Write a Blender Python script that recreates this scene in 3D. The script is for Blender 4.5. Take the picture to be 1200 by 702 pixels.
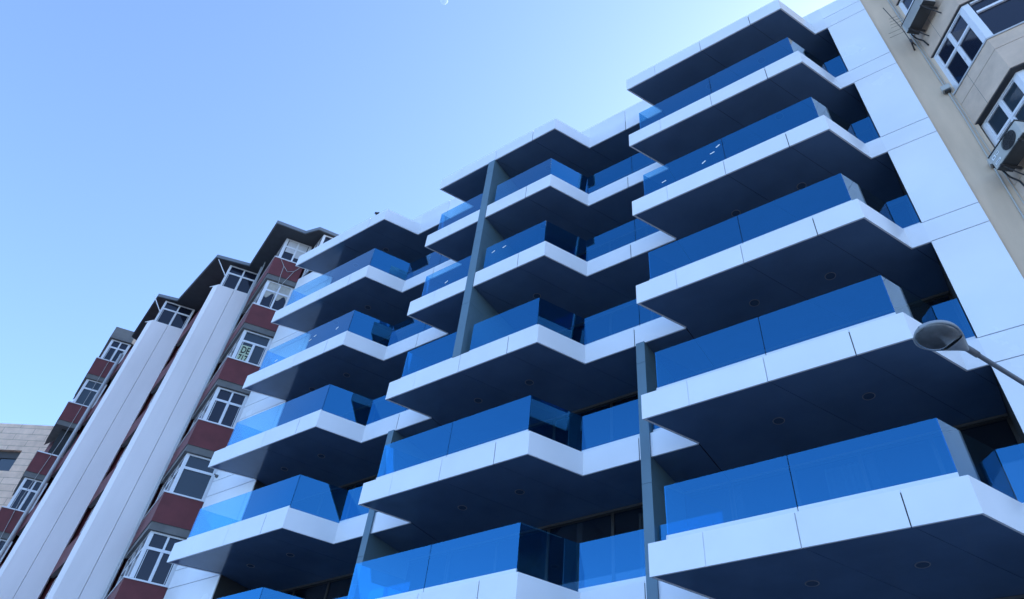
import bpy, bmesh, math, random
from mathutils import Vector, Matrix

for o in list(bpy.data.objects):
    bpy.data.objects.remove(o)
S = bpy.context.scene
COL = S.collection
rad = math.radians
random.seed(7)

# ------------------------------------------------------------------ camera
CAM_P = (5.122883, -10.703390, -5.950996)
RX = (0.822906, 0.561613, 0.086120)
RY = (-0.345886, 0.615418, -0.708254)
RZ = (-0.450765, 0.553039, 0.700685)
cd = bpy.data.cameras.new('camera')
cam = bpy.data.objects.new('camera', cd)
COL.objects.link(cam)
m = Matrix(((RX[0], -RY[0], -RZ[0], CAM_P[0]),
            (RX[1], -RY[1], -RZ[1], CAM_P[1]),
            (RX[2], -RY[2], -RZ[2], CAM_P[2]), (0, 0, 0, 1)))
cam.matrix_world = m
cd.sensor_width = 36
cd.lens = 855.939 / 1200 * 36
cd.clip_start = 0.1
cd.clip_end = 8000
S.camera = cam

# ------------------------------------------------------------------ sky + sun
SUN_EL, SUN_AZ = 36.0, 20.0            # azimuth clockwise from +Y: the sun stands behind the building
w = bpy.data.worlds.new('World')
S.world = w
w.use_nodes = True
nt = w.node_tree
sky = nt.nodes.new('ShaderNodeTexSky')
sky.sky_type = 'NISHITA'
sky.sun_disc = False
sky.sun_elevation = rad(SUN_EL)
sky.sun_rotation = rad(SUN_AZ)
sky.altitude = 0
sky.air_density = 0.7
sky.dust_density = 0.7
sky.ozone_density = 4.0
bg = nt.nodes['Background']
nt.links.new(sky.outputs[0], bg.inputs[0])
bg.inputs[1].default_value = 0.15
ld = bpy.data.lights.new('sun', 'SUN')
ld.energy = 2.0
ld.angle = rad(0.5)
ld.color = (1.0, 0.94, 0.86)
sun = bpy.data.objects.new('sun', ld)
COL.objects.link(sun)
SV = Vector((math.sin(rad(SUN_AZ)) * math.cos(rad(SUN_EL)), math.cos(rad(SUN_AZ)) * math.cos(rad(SUN_EL)), math.sin(rad(SUN_EL))))
sun.rotation_euler = SV.to_track_quat('Z', 'Y').to_euler()
S.view_settings.view_transform = 'Standard'
S.view_settings.look = 'None'
S.view_settings.gamma = 1
S.view_settings.use_curve_mapping = False
S.view_settings.exposure = 2.0

# ------------------------------------------------------------------ materials
def mat(name, col, rough=0.5, metal=0.0, spec=0.5, var=0.0, vscale=3.0, bump=0.0, bscale=40.0, rvar=0.0, streak=0.0, island=0.0):
    M = bpy.data.materials.new(name)
    M.use_nodes = True
    N, L = M.node_tree.nodes, M.node_tree.links
    b = N['Principled BSDF']
    b.inputs['Base Color'].default_value = (*col, 1)
    b.inputs['Roughness'].default_value = rough
    b.inputs['Metallic'].default_value = metal
    b.inputs['Specular IOR Level'].default_value = spec
    tc = N.new('ShaderNodeTexCoord')
    if var > 0:
        n = N.new('ShaderNodeTexNoise'); n.inputs['Scale'].default_value = vscale
        n.inputs['Detail'].default_value = 6
        src = tc.outputs['Object']
        if streak:
            mp = N.new('ShaderNodeMapping'); mp.inputs['Scale'].default_value = (1, 1, streak)
            L.new(src, mp.inputs[0]); src = mp.outputs[0]
        L.new(src, n.inputs['Vector'])
        r = N.new('ShaderNodeMapRange')
        r.inputs['From Min'].default_value = 0.3; r.inputs['From Max'].default_value = 0.7
        r.inputs['To Min'].default_value = 1 - var; r.inputs['To Max'].default_value = 1 + var * 0.4
        L.new(n.outputs['Fac'], r.inputs['Value'])
        mx = N.new('ShaderNodeVectorMath'); mx.operation = 'SCALE'
        mx.inputs[0].default_value = col
        if island:      # every cladding panel has its own slight shade
            ge = N.new('ShaderNodeNewGeometry'); mi = N.new('ShaderNodeMath'); mi.operation = 'MULTIPLY_ADD'
            mi.inputs[1].default_value = -island * 2; mi.inputs[2].default_value = 1 + island
            L.new(ge.outputs['Random Per Island'], mi.inputs[0])
            mm = N.new('ShaderNodeMath'); mm.operation = 'MULTIPLY'
            L.new(r.outputs[0], mm.inputs[0]); L.new(mi.outputs[0], mm.inputs[1]); L.new(mm.outputs[0], mx.inputs['Scale'])
        else:
            L.new(r.outputs[0], mx.inputs['Scale'])
        L.new(mx.outputs[0], b.inputs['Base Color'])
        if rvar:
            r2 = N.new('ShaderNodeMapRange')
            r2.inputs['From Min'].default_value = 0.3; r2.inputs['From Max'].default_value = 0.7
            r2.inputs['To Min'].default_value = max(0, rough - rvar); r2.inputs['To Max'].default_value = rough + rvar
            L.new(n.outputs['Fac'], r2.inputs['Value']); L.new(r2.outputs[0], b.inputs['Roughness'])
    if bump > 0:
        n2 = N.new('ShaderNodeTexNoise'); n2.inputs['Scale'].default_value = bscale
        n2.inputs['Detail'].default_value = 4
        L.new(tc.outputs['Object'], n2.inputs['Vector'])
        bp = N.new('ShaderNodeBump'); bp.inputs['Strength'].default_value = bump
        bp.inputs['Distance'].default_value = 0.01
        L.new(n2.outputs['Fac'], bp.inputs['Height']); L.new(bp.outputs[0], b.inputs['Normal'])
    return M

def tile_mat(name, col, col2, mortar, bw, bh, gap, rough=0.6, var=0.15):
    """stone slabs laid out in the wall's own UV (metres along the wall, metres up)"""
    M = bpy.data.materials.new(name); M.use_nodes = True
    N, L = M.node_tree.nodes, M.node_tree.links
    b = N['Principled BSDF']; b.inputs['Roughness'].default_value = rough
    uv = N.new('ShaderNodeUVMap')
    br = N.new('ShaderNodeTexBrick')
    br.inputs['Color1'].default_value = (*col, 1); br.inputs['Color2'].default_value = (*col2, 1)
    br.inputs['Mortar'].default_value = (*mortar, 1)
    br.inputs['Scale'].default_value = 1; br.inputs['Mortar Size'].default_value = gap
    br.inputs['Brick Width'].default_value = bw; br.inputs['Row Height'].default_value = bh
    L.new(uv.outputs[0], br.inputs['Vector'])
    n = N.new('ShaderNodeTexNoise'); n.inputs['Scale'].default_value = 2.2; n.inputs['Detail'].default_value = 8
    n.inputs['Roughness'].default_value = 0.65
    tc = N.new('ShaderNodeTexCoord'); L.new(tc.outputs['Object'], n.inputs['Vector'])
    r = N.new('ShaderNodeMapRange'); r.inputs['From Min'].default_value = 0.3; r.inputs['From Max'].default_value = 0.7
    r.inputs['To Min'].default_value = 1 - var; r.inputs['To Max'].default_value = 1 + var * 0.5
    L.new(n.outputs['Fac'], r.inputs['Value'])
    mx = N.new('ShaderNodeVectorMath'); mx.operation = 'SCALE'
    L.new(br.outputs['Color'], mx.inputs[0]); L.new(r.outputs[0], mx.inputs['Scale'])
    L.new(mx.outputs[0], b.inputs['Base Color'])
    n2 = N.new('ShaderNodeTexNoise'); n2.inputs['Scale'].default_value = 60
    L.new(tc.outputs['Object'], n2.inputs['Vector'])
    bp = N.new('ShaderNodeBump'); bp.inputs['Strength'].default_value = 0.15; bp.inputs['Distance'].default_value = 0.01
    L.new(n2.outputs['Fac'], bp.inputs['Height']); L.new(bp.outputs[0], b.inputs['Normal'])
    return M

def glass_mat(name, tint, refl, base, k, rough=0.0, coat=False):
    """sheet glass with a reflective coating: tinted see-through + mirror that grows towards grazing"""
    M = bpy.data.materials.new(name); M.use_nodes = True
    N, L = M.node_tree.nodes, M.node_tree.links
    N.remove(N['Principled BSDF'])
    out = N['Material Output']
    t = N.new('ShaderNodeBsdfTransparent'); t.inputs[0].default_value = (*tint, 1)
    g = N.new('ShaderNodeBsdfGlossy'); g.inputs['Color'].default_value = (*refl, 1); g.inputs['Roughness'].default_value = rough
    lw = N.new('ShaderNodeFresnel'); lw.inputs['IOR'].default_value = 1.5
    ma = N.new('ShaderNodeMath'); ma.operation = 'MULTIPLY_ADD'
    ma.inputs[1].default_value = k; ma.inputs[2].default_value = base; ma.use_clamp = True
    L.new(lw.outputs[0], ma.inputs[0])
    mx = N.new('ShaderNodeMixShader')
    if coat:
        # one reflecting interface per sheet (the coated face), the other only tints
        ge = N.new('ShaderNodeNewGeometry'); inv = N.new('ShaderNodeMath'); inv.operation = 'SUBTRACT'; inv.inputs[0].default_value = 1
        L.new(ge.outputs['Backfacing'], inv.inputs[1])
        m2 = N.new('ShaderNodeMath'); m2.operation = 'MULTIPLY'
        L.new(ma.outputs[0], m2.inputs[0]); L.new(inv.outputs[0], m2.inputs[1]); fac_ = m2
    else:
        fac_ = ma
    if coat:
        mr = N.new('ShaderNodeMapRange'); mr.inputs['From Min'].default_value = 0.085; mr.inputs['From Max'].default_value = 0.17
        L.new(lw.outputs[0], mr.inputs['Value'])
        mc_ = N.new('ShaderNodeMix'); mc_.data_type = 'RGBA'
        mc_.inputs[6].default_value = (*refl, 1); mc_.inputs[7].default_value = (0.62, 0.72, 0.78, 1)
        L.new(mr.outputs[0], mc_.inputs[0]); L.new(mc_.outputs[2], g.inputs['Color'])
    L.new(fac_.outputs[0], mx.inputs[0]); L.new(t.outputs[0], mx.inputs[1]); L.new(g.outputs[0], mx.inputs[2])
    L.new(mx.outputs[0], out.inputs[0])
    return M

W_PANEL = mat('white_composite', (0.85, 0.86, 0.88), 0.20, island=0.035, var=0.05, vscale=0.9, rvar=0.05)
W_WALL = mat('white_wall_panel', (0.85, 0.86, 0.88), 0.24, island=0.03, var=0.05, vscale=0.7, rvar=0.05)
SOFFIT = mat('dark_soffit_panel', (0.10, 0.17, 0.29), 0.10, spec=0.6, var=0.12, vscale=1.3, rvar=0.03)
DARK = mat('dark_core', (0.012, 0.012, 0.014), 0.7)
BLADE = mat('grey_fin_paint', (0.11, 0.195, 0.25), 0.35, var=0.06, vscale=2)
RAIL = mat('light_aluminium', (0.72, 0.74, 0.76), 0.35, metal=0.3)
FRAME = mat('dark_window_frame', (0.03, 0.031, 0.034), 0.4)
TRIM = mat('head_trim', (0.16, 0.16, 0.16), 0.4)
ROOM = mat('room_plaster', (0.30, 0.28, 0.26), 0.8)
CURTAIN = mat('room_curtain', (0.55, 0.50, 0.42), 0.9, var=0.25, vscale=9, streak=0.05)
RETURN = mat('dark_grey_return', (0.05, 0.055, 0.06), 0.35)
RING = mat('downlight_ring', (0.20, 0.22, 0.26), 0.35)
LENS = mat('downlight_lens', (0.06, 0.10, 0.17), 0.2)
WHITE = mat('plain_white', (0.9, 0.9, 0.88), 0.5)
GLASS = glass_mat('blue_railing_glass', (0.63, 0.89, 0.99), (0.085, 0.45, 0.86), 0.31, 1.0, coat=True)
WPANE = glass_mat('dark_window_glass', (0.55, 0.60, 0.65), (0.9, 0.95, 1.0), 0.02, 0.9)

RED = mat('red_brown_render', (0.150, 0.030, 0.034), 0.7, var=0.22, vscale=2.5, bump=0.2)
WCOL = mat('white_column_render', (0.86, 0.79, 0.78), 0.7, var=0.10, vscale=0.8, streak=0.25, bump=0.15)
GREYSOF = mat('grey_slab_underside', (0.16, 0.155, 0.15), 0.8, var=0.2, vscale=3)
EAVE = mat('dark_eave', (0.045, 0.05, 0.06), 0.6, var=0.2)
EAVEEDGE = mat('eave_edge_metal', (0.16, 0.18, 0.20), 0.5)
WFRAME = mat('white_window_frame', (0.78, 0.78, 0.80), 0.35)
SHUT = mat('roller_shutter', (0.62, 0.60, 0.60), 0.6, var=0.1)
OPANE = mat('old_window_pane', (0.012, 0.016, 0.030), 0.06, spec=0.5)
OPANE2 = mat('pale_window_pane', (0.03, 0.045, 0.06), 0.10, spec=0.6)
CURT = mat('net_curtain', (0.50, 0.46, 0.40), 0.8, var=0.2, vscale=8)
PIPE = mat('grey_pipe', (0.50, 0.50, 0.50), 0.5, var=0.1)
CABLE = mat('cable', (0.45, 0.43, 0.42), 0.6)
BLACK = mat('black_rubber', (0.015, 0.015, 0.016), 0.6)
PAPER = mat('pale_green_paper', (0.50, 0.58, 0.40), 0.8)
INK = mat('black_lettering', (0.01, 0.012, 0.01), 0.7)

BEIGE = mat('beige_render', (0.70, 0.52, 0.365), 0.85, var=0.20, vscale=1.6, streak=0.22, bump=0.4, bscale=90)
STONE = tile_mat('stone_slabs', (0.70, 0.52, 0.38), (0.65, 0.48, 0.35), (0.20, 0.18, 0.165), 0.97, 60.0, 0.005)
STONE2 = tile_mat('pale_stone_blocks', (0.86, 0.61, 0.45), (0.78, 0.54, 0.39), (0.50, 0.35, 0.25), 1.9, 0.40, 0.02, var=0.2)
DREVEAL = mat('dark_reveal', (0.05, 0.048, 0.05), 0.7)
CREAM = mat('cream_ac_casing', (0.50, 0.48, 0.43), 0.5, var=0.08)
ACDARK = mat('ac_dark_base', (0.06, 0.06, 0.06), 0.6, var=0.3)
FAN = mat('ac_fan_grille', (0.025, 0.022, 0.022), 0.6)
STEEL = mat('rusty_bracket', (0.05, 0.045, 0.045), 0.7)
GALV = mat('grey_galvanised_steel', (0.16, 0.17, 0.19), 0.45, metal=0.3, var=0.15)
LAMPG = mat('lamp_housing', (0.30, 0.32, 0.34), 0.4)
LAMPLENS = mat('lamp_bowl', (0.12, 0.13, 0.14), 0.12, var=0.45, vscale=6)
ASPH = mat('asphalt', (0.11, 0.11, 0.112), 0.9, var=0.25, vscale=2, bump=0.3)
PAVE = mat('paving', (0.50, 0.49, 0.47), 0.85, var=0.2, vscale=1.5, bump=0.2)
FARG = mat('dark_open_ground', (0.055, 0.06, 0.05), 0.95, var=0.3, vscale=0.2)
PAINT = mat('road_paint', (0.75, 0.75, 0.72), 0.7, var=0.2, vscale=8)
BIRD = mat('dark_feathers', (0.02, 0.02, 0.022), 0.7)

# ------------------------------------------------------------------ mesh helpers
class MB:
    def __init__(s):
        s.v, s.f, s.mi = [], [], []
    def prism(s, pts, z0, z1, mi=0, mtop=None, mbot=None):
        n = len(pts)
        a = sum(pts[i][0] * pts[(i + 1) % n][1] - pts[(i + 1) % n][0] * pts[i][1] for i in range(n))
        if a < 0: pts = pts[::-1]
        b = len(s.v)
        s.v += [(p[0], p[1], z0) for p in pts] + [(p[0], p[1], z1) for p in pts]
        s.f.append([b + i for i in range(n)][::-1]); s.mi.append(mi if mbot is None else mbot)
        s.f.append([b + n + i for i in range(n)]); s.mi.append(mi if mtop is None else mtop)
        for i in range(n):
            j = (i + 1) % n
            s.f.append([b + i, b + j, b + n + j, b + n + i]); s.mi.append(mi)
        return s
    def box(s, x0, x1, y0, y1, z0, z1, mi=0):
        return s.prism([(x0, y0), (x1, y0), (x1, y1), (x0, y1)], z0, z1, mi)
    def wall(s, a, b, t, z0, z1, mi=0, off=0.0):
        """vertical slab from plan point a to b (outside on the right hand), t thick inwards, moved in by off"""
        dx, dy = b[0] - a[0], b[1] - a[1]
        l = math.hypot(dx, dy); nx, ny = -dy / l, dx / l
        A = (a[0] + nx * off, a[1] + ny * off); B = (b[0] + nx * off, b[1] + ny * off)
        return s.prism([A, B, (B[0] + nx * t, B[1] + ny * t), (A[0] + nx * t, A[1] + ny * t)], z0, z1, mi)
    def tube(s, pts, r, n=8, mi=0, caps=True):
        pts = [Vector(p) for p in pts]
        rs = r if isinstance(r, (list, tuple)) else [r] * len(pts)
        b = len(s.v); up = None
        for i, p in enumerate(pts):
            d = (pts[min(i + 1, len(pts) - 1)] - pts[max(i - 1, 0)]).normalized()
            if up is None:
                up = Vector((0, 0, 1)) if abs(d.z) < 0.9 else Vector((1, 0, 0))
            x = d.cross(up).normalized(); up = x.cross(d).normalized()
            for k in range(n):
                a = 2 * math.pi * k / n
                s.v.append(tuple(p + (x * math.cos(a) + up * math.sin(a)) * rs[i]))
        for i in range(len(pts) - 1):
            for k in range(n):
                k2 = (k + 1) % n
                s.f.append([b + i * n + k, b + i * n + k2, b + (i + 1) * n + k2, b + (i + 1) * n + k]); s.mi.append(mi)
        if caps:
            s.f.append([b + k for k in range(n)][::-1]); s.mi.append(mi)
            e = b + (len(pts) - 1) * n
            s.f.append([e + k for k in range(n)]); s.mi.append(mi)
        return s
    def ring(s, c, r0, r1, z0, z1, n=28, mi=0):
        """flat ring (washer) between radii"""
        b = len(s.v)
        for z in (z0, z1):
            for r in (r0, r1):
                for k in range(n):
                    a = 2 * math.pi * k / n
                    s.v.append((c[0] + r * math.cos(a), c[1] + r * math.sin(a), z))
        def q(a1, a2, b1, b2):
            for k in range(n):
                j = (k + 1) % n
                s.f.append([b + a1 * n + k, b + a1 * n + j, b + b1 * n + j, b + b1 * n + k]); s.mi.append(mi)
        q(0, 0, 1, 1); q(3, 3, 2, 2); q(1, 1, 3, 3); q(2, 2, 0, 0)
        return s
    def build(s, name, mats, parent=None, smooth=False, fix=False, bevel=0.0):
        if not isinstance(mats, (list, tuple)): mats = [mats]
        me = bpy.data.meshes.new(name)
        me.from_pydata(s.v, [], s.f)
        for M in mats: me.materials.append(M)
        for p, i in zip(me.polygons, s.mi): p.material_index = i
        me.update()
        if fix:
            bm = bmesh.new(); bm.from_mesh(me); bmesh.ops.recalc_face_normals(bm, faces=bm.faces); bm.to_mesh(me); bm.free()
        uv = me.uv_layers.new(name='UVMap')
        for p in me.polygons:
            n = p.normal
            if abs(n.z) < 0.7:
                t = Vector((-n.y, n.x, 0)).normalized()
                for li in p.loop_indices:
                    c = me.vertices[me.loops[li].vertex_index].co
                    uv.data[li].uv = (c.dot(t), c.z)
            else:
                for li in p.loop_indices:
                    c = me.vertices[me.loops[li].vertex_index].co
                    uv.data[li].uv = (c.x, c.y)
        if smooth:
            for p in me.polygons: p.use_smooth = True
        o = bpy.data.objects.new(name, me); COL.objects.link(o)
        if parent is not None: o.parent = parent
        if bevel:
            bv = o.modifiers.new('bevel', 'BEVEL'); bv.width = bevel; bv.segments = 2; bv.limit_method = 'ANGLE'
        return o

def thing(name, label, cat, group=None):
    o = bpy.data.objects.new(name, None); COL.objects.link(o)
    o['label'] = label; o['category'] = cat
    if group: o['group'] = group
    return o
def tag(o, label, cat, group=None):
    o['label'] = label; o['category'] = cat
    if group: o['group'] = group
    return o
def struct(o):
    o['kind'] = 'structure'; return o

def offset_path(path, d):
    """open plan path moved inwards (left hand) by d with mitred corners"""
    out = []
    n = len(path)
    def nrm(i):
        a, b = path[i], path[i + 1]
        dx, dy = b[0] - a[0], b[1] - a[1]; l = math.hypot(dx, dy)
        return (-dy / l, dx / l)
    for i in range(n):
        if i == 0: k = nrm(0); out.append((path[0][0] + k[0] * d, path[0][1] + k[1] * d))
        elif i == n - 1: k = nrm(n - 2); out.append((path[i][0] + k[0] * d, path[i][1] + k[1] * d))
        else:
            a, b = nrm(i - 1), nrm(i)
            c = 1 + a[0] * b[0] + a[1] * b[1]
            out.append((path[i][0] + (a[0] + b[0]) * d / c, path[i][1] + (a[1] + b[1]) * d / c))
    return out
SK = 0.455
def clipx(poly, c, keep_right):
    out = []
    for i in range(len(poly)):
        a, b = poly[i], poly[(i + 1) % len(poly)]
        ua, ub = a[0] - SK * a[1], b[0] - SK * b[1]     # joints run parallel to the slanted returns
        ia = (ua >= c) == keep_right; ib = (ub >= c) == keep_right
        if ia: out.append(a)
        if ia != ib:
            t = (c - ua) / (ub - ua); out.append((a[0] + t * (b[0] - a[0]), a[1] + t * (b[1] - a[1])))
    return out

# ------------------------------------------------------------------ levels
GZ = -7.55
H, HF = 3.15, 0.583
XL = [-15.163, -7.585, 0.0]           # left fronts of the three balcony stacks
XR = [-10.278, -2.669, 4.918]
D, DX = 1.25, 0.60                    # depth and slant of the returns
DXR = [0.634, 0.604, 0.565]
GY = 2.85                             # window wall
WX0, WX1 = 5.83, 6.866                # right white wall
LX0, LX1 = -16.80, -14.275            # left white wall

# ================================================================== ground
ground = struct(MB().box(-2000, 2000, -2000, 2000, GZ - 0.6, GZ - 0.13).build('ground', FARG))
road = struct(MB().box(-300, 300, -13.5, -6.5, GZ - 0.13, GZ - 0.126).build('road', ASPH))
pv = MB(); pv.box(-300, 300, -6.2, 1.2, GZ - 0.13, GZ)
struct(pv.build('pavement', PAVE))
kb = MB(); kb.box(-300, 300, -6.5, -6.2, GZ - 0.13, GZ + 0.004)
struct(kb.build('kerb', PAVE))
rp = MB()
for i in range(-12, 13): rp.box(i * 6 - 1.5, i * 6 + 1.5, -10.06, -9.94, GZ - 0.126, GZ - 0.122)
struct(rp.build('road_marking', PAINT))
pv = MB(); pv.box(-300, 300, -27, -13.5, GZ - 0.13, GZ)
struct(pv.build('far_pavement', PAVE))

# ================================================================== the new apartment building
bld = thing('apartment_building', 'new white apartment block with dark undersides and blue glass balconies in three stacks', 'apartment block')

def seg_panels(mb, p0, p1, q0, q1, cuts, z0, z1, gap=0.019):
    """panels along one segment of a path: outer p0-p1, inner q0-q1, cut at the given fractions"""
    L_ = math.hypot(p1[0] - p0[0], p1[1] - p0[1])
    ts = [0] + list(cuts) + [1]
    lerp = lambda a, b, t: (a[0] + (b[0] - a[0]) * t, a[1] + (b[1] - a[1]) * t)
    for i in range(len(ts) - 1):
        a = ts[i] + (gap / 2 / L_ if i > 0 else 0); b = ts[i + 1] - (gap / 2 / L_ if i < len(ts) - 2 else 0)
        mb.prism([lerp(p0, p1, a), lerp(p0, p1, b), lerp(q0, q1, b), lerp(q0, q1, a)], z0, z1)

ORD = ['left', 'middle', 'right']
def column_path(k):
    xl, xr = XL[k], XR[k]
    end = (XL[k + 1] + DX if k < 2 else WX0)
    x0 = xl + DX if k else LX1 - 0.01
    return [(x0, D), (xl, 0), (xr, 0), (xr + DXR[k], D), (end, D)]

def make_balcony(k, l, roof=False):
    z = H * l
    zb, zt = z - HF + (0.02 if roof else 0), z + (0.04 if roof else 0)
    path = column_path(k)
    inner = offset_path(path, 0.035)
    xl, xr = XL[k], XR[k]
    endx = path[-1][0]
    x0 = path[0][0]
    # slab core
    core = [(x0 + 0.04, D + 0.0), inner[1], inner[2], inner[3], (endx - 0.004, inner[4][1]), (endx - 0.004, GY + 0.06), (x0 + 0.04, GY + 0.06)]
    mb = MB(); mb.prism(core, zb + 0.03, zt - 0.03)
    bal = mb.build('roof_canopy' if roof else 'balcony', DARK, bld)
    # soffit panels split along the fascia joints
    js = [xl + 2.49, xl + 4.02, xr + 0.02]
    mb = MB()
    xs = [-99] + js + [99]
    ns = [0] + [0] * 4
    sof = [(x0 + 0.02, D + 0.02), offset_path(path, 0.018)[1], offset_path(path, 0.018)[2], offset_path(path, 0.018)[3],
           (endx - 0.004, D + 0.018), (endx - 0.004, GY), (x0 + 0.02, GY)]
    for i in range(4):
        pl = clipx(sof, xs[i] + 0.005, True); pl = clipx(pl, xs[i + 1] - 0.005, False)
        if len(pl) > 2: mb.prism(pl, zb + 0.012, zb + 0.024)
    mb.build('soffit', SOFFIT, bal)
    # fascia
    fr = lambda x: (x - xl) / (xr - xl)
    mb = MB()
    seg_panels(mb, path[1], path[2], inner[1], inner[2], [fr(xl + 0.98), fr(xl + 2.49), fr(xl + 4.02)], zb, zt)
    seg_panels(mb, path[0], path[1], inner[0], inner[1], [], zb, zt)
    seg_panels(mb, path[2], path[3], inner[2], inner[3], [], zb, zt)
    zt2 = 16.42 if roof else zt
    seg = path[4][0] - path[3][0]
    cuts = [(endx - DX - 0.70 - path[3][0]) / seg] if k < 2 else []
    seg_panels(mb, path[3], path[4], inner[3], inner[4], cuts, zb, zt2)
    if roof:      # parapet behind the canopy
        mb.wall((x0, D), (xr + DXR[k], D), 0.035, zt + 0.002, zt2)
        mb.wall((x0 - 0.0, D + 0.035), (endx, D + 0.035), 0.2, zt - 0.1, zt2 - 0.01)
    mb.build('fascia', W_PANEL, bal)
    # downlights
    for dx in (2.24, 3.88):
        r = MB(); c = (xl + dx, 1.235)
        r.ring(c, 0.095, 0.112, zb + 0.003, zb + 0.02)
        ro = r.build('downlight', RING, bal, smooth=False)
        r = MB(); r.prism([(c[0] + 0.095 * math.cos(a * math.pi / 12), c[1] + 0.095 * math.sin(a * math.pi / 12)) for a in range(24)], zb + 0.006, zb + 0.0115)
        r.build('lens', LENS, ro)
    if roof: return bal
    # glass guard
    gz0, gz1 = z - 0.02, z + 1.07
    zr = z + 0.125
    T = 0.016
    def pane(a, b, lo=gz0):
        return MB().wall(a, b, T, lo, gz1).build('glass_panel', GLASS, bal)
    rails = []
    class rail_:
        @staticmethod
        def wall(*a_, **k_): MB().wall(*a_, **k_).build('base_rail', RAIL, bal)
    rail = rail_
    xa, xb = xl + (0.317 if k else 0.40), xr - 0.11
    la = (xa + DX * 0.94, D + 0.10 if k else D - 0.01)
    pane(la, (xa, 0.10 + T))
    rail.wall(la, (xa - 0.01, 0.09), 0.035, z - 0.02, zr, off=-0.01)
    if k == 1 and l >= 2:
        cutsx = [(xa, -5.40), (-4.90, xb)]
    else:
        xm = xl + 2.53
        cutsx = [(xa, xm - 0.007), (xm + 0.007, xb)]
    fp = []
    for a, b in cutsx:
        fp.append(pane((a, 0.10), (b, 0.10)))
        rail.wall((a, 0.10), (b, 0.10), 0.035, z - 0.02, zr, off=-0.01)
    ri = (xr + DXR[k] - 0.11, D + 0.10)
    pane((xb, 0.10 + T), (ri[0], ri[1]))
    # recess guard
    if k < 2:
        e = XL[k + 1] + 0.317 + DX * 0.94
        if l <= 1: rs = [(ri[0] + 0.01, XL[k + 1] - 0.985 if False else XL[k + 1] - 0.67), (XL[k + 1] - 0.40, e)]
        else:
            xm = XL[k + 1] - 0.59
            rs = [(ri[0] + 0.01, xm - 0.007), (xm + 0.007, e)]
    else:
        rs = [(ri[0] + 0.01, WX0 - 0.02)]
    rp_ = []
    for a, b in rs:
        rp_.append(pane((a, D + 0.10), (b, D + 0.10)))
        rail.wall((a, D + 0.10), (b, D + 0.10), 0.035, z - 0.02, zr, off=-0.01)
    # small slanted white marks on the glass of one floor
    if l == 3:
        st = {0: [(-12.3, .52), (-12.1, .63), (-11.0, .5), (-13.9, .25)], 1: [(-6.3, .30), (-4.6, .72), (-4.2, .72)], 2: [(2.0, .40), (2.25, .62), (2.42, .80), (0.9, .35)]}[k]
        for x, h in st:
            s_ = MB(); a = random.uniform(0.2, 0.9)
            c_, n_ = math.cos(a) * 0.06, math.sin(a) * 0.06
            s_.v = [(x - c_, 0.094, z + h - n_), (x + c_, 0.094, z + h + n_), (x + c_ - .02, 0.094, z + h + n_ + .03), (x - c_ - .02, 0.094, z + h - n_ + .03),
                    (x - c_, 0.097, z + h - n_), (x + c_, 0.097, z + h + n_), (x + c_ - .02, 0.097, z + h + n_ + .03), (x - c_ - .02, 0.097, z + h - n_ + .03)]
            s_.f = [[0, 1, 2, 3], [7, 6, 5, 4], [0, 4, 5, 1], [1, 5, 6, 2], [2, 6, 7, 3], [3, 7, 4, 0]]; s_.mi = [0] * 6
            s_.build('white_mark', WHITE, bal, fix=True)
    return bal

def make_windows(k, l):
    """full height sliding windows at the back of a balcony, with the room behind"""
    x0 = XL[k] + DX if k else LX1
    x1 = XL[k + 1] + DX if k < 2 else WX0
    z0 = H * l - 0.02; z1 = H * (l + 1) - HF + 0.01
    mb = MB()
    n = 5 if k < 2 else 4
    xs = [x0 + 0.02 + (x1 - x0 - 0.04) * i / n for i in range(n + 1)]
    if k < 2: xs[3] += 0.22
    y0, y1 = GY, GY + 0.06
    mb.box(x0 + 0.01, x1 - 0.01, y0, y1, z1 - 0.09, z1 - 0.002)
    mb.box(x0 + 0.01, x1 - 0.01, y0, y1, z0, z0 + 0.10)
    for i, x in enumerate(xs):
        mb.box(x - 0.035, x + 0.035, y0 + 0.002, y1 - 0.002, z0 + 0.10, z1 - 0.09)
    mb.box(x0 + 0.01, x1 - 0.01, y0 - 0.035, y0 - 0.002, z1 - 0.045, z1 - 0.004, 1)
    f = mb.build('window', [FRAME, TRIM], bld)
    p = MB()
    for i in range(n):
        p.box(xs[i] + 0.036, xs[i + 1] - 0.036, y0 + 0.025, y0 + 0.035, z0 + 0.101, z1 - 0.091)
    p.build('pane', WPANE, f)
    if (k, l) in ((1, 0), (0, 2), (2, 2), (1, 3), (2, 0), (0, 1)):
        c = MB(); i = 3 if k == 1 else 1
        xx = xs[i] + 0.55; nn = 12; xe = xs[i + 1] - 0.05
        for j in range(nn):
            a = xx + (xe - xx) * j / nn; b = xx + (xe - xx) * (j + 1) / nn
            dy = 0.04 * (j % 2)
            c.box(a, b + 0.001, y1 + 0.16 + dy, y1 + 0.18 + dy, z0 + 0.12, z1 - 0.1)
        c.build('curtain', CURTAIN, f)

for k in range(3):
    for l in range(5):
        make_balcony(k, l)
        make_windows(k, l)
    make_balcony(k, 5, roof=True)
    make_windows(k, -1)

# rooms behind the windows: back wall, floors
mb = MB()
mb.box(LX0 + 0.02, WX1 - 0.02, 7.0, 7.3, GZ, 15.6)
for l in range(-1, 6):
    mb.box(LX0 + 0.05, WX1 - 0.05, GY + 0.07, 6.999, H * l - 0.45, H * l - 0.03)
for x in (-14.3 - 0.3, -11.0, -6.9, -3.2, 0.66, 3.3, 5.84):
    for l in range(-1, 5):
        mb.box(x, x + 0.15, GY + 0.071, 6.998, H * l - 0.029, H * (l + 1) - 0.451)
mb.build('room_wall', ROOM, bld)
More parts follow.
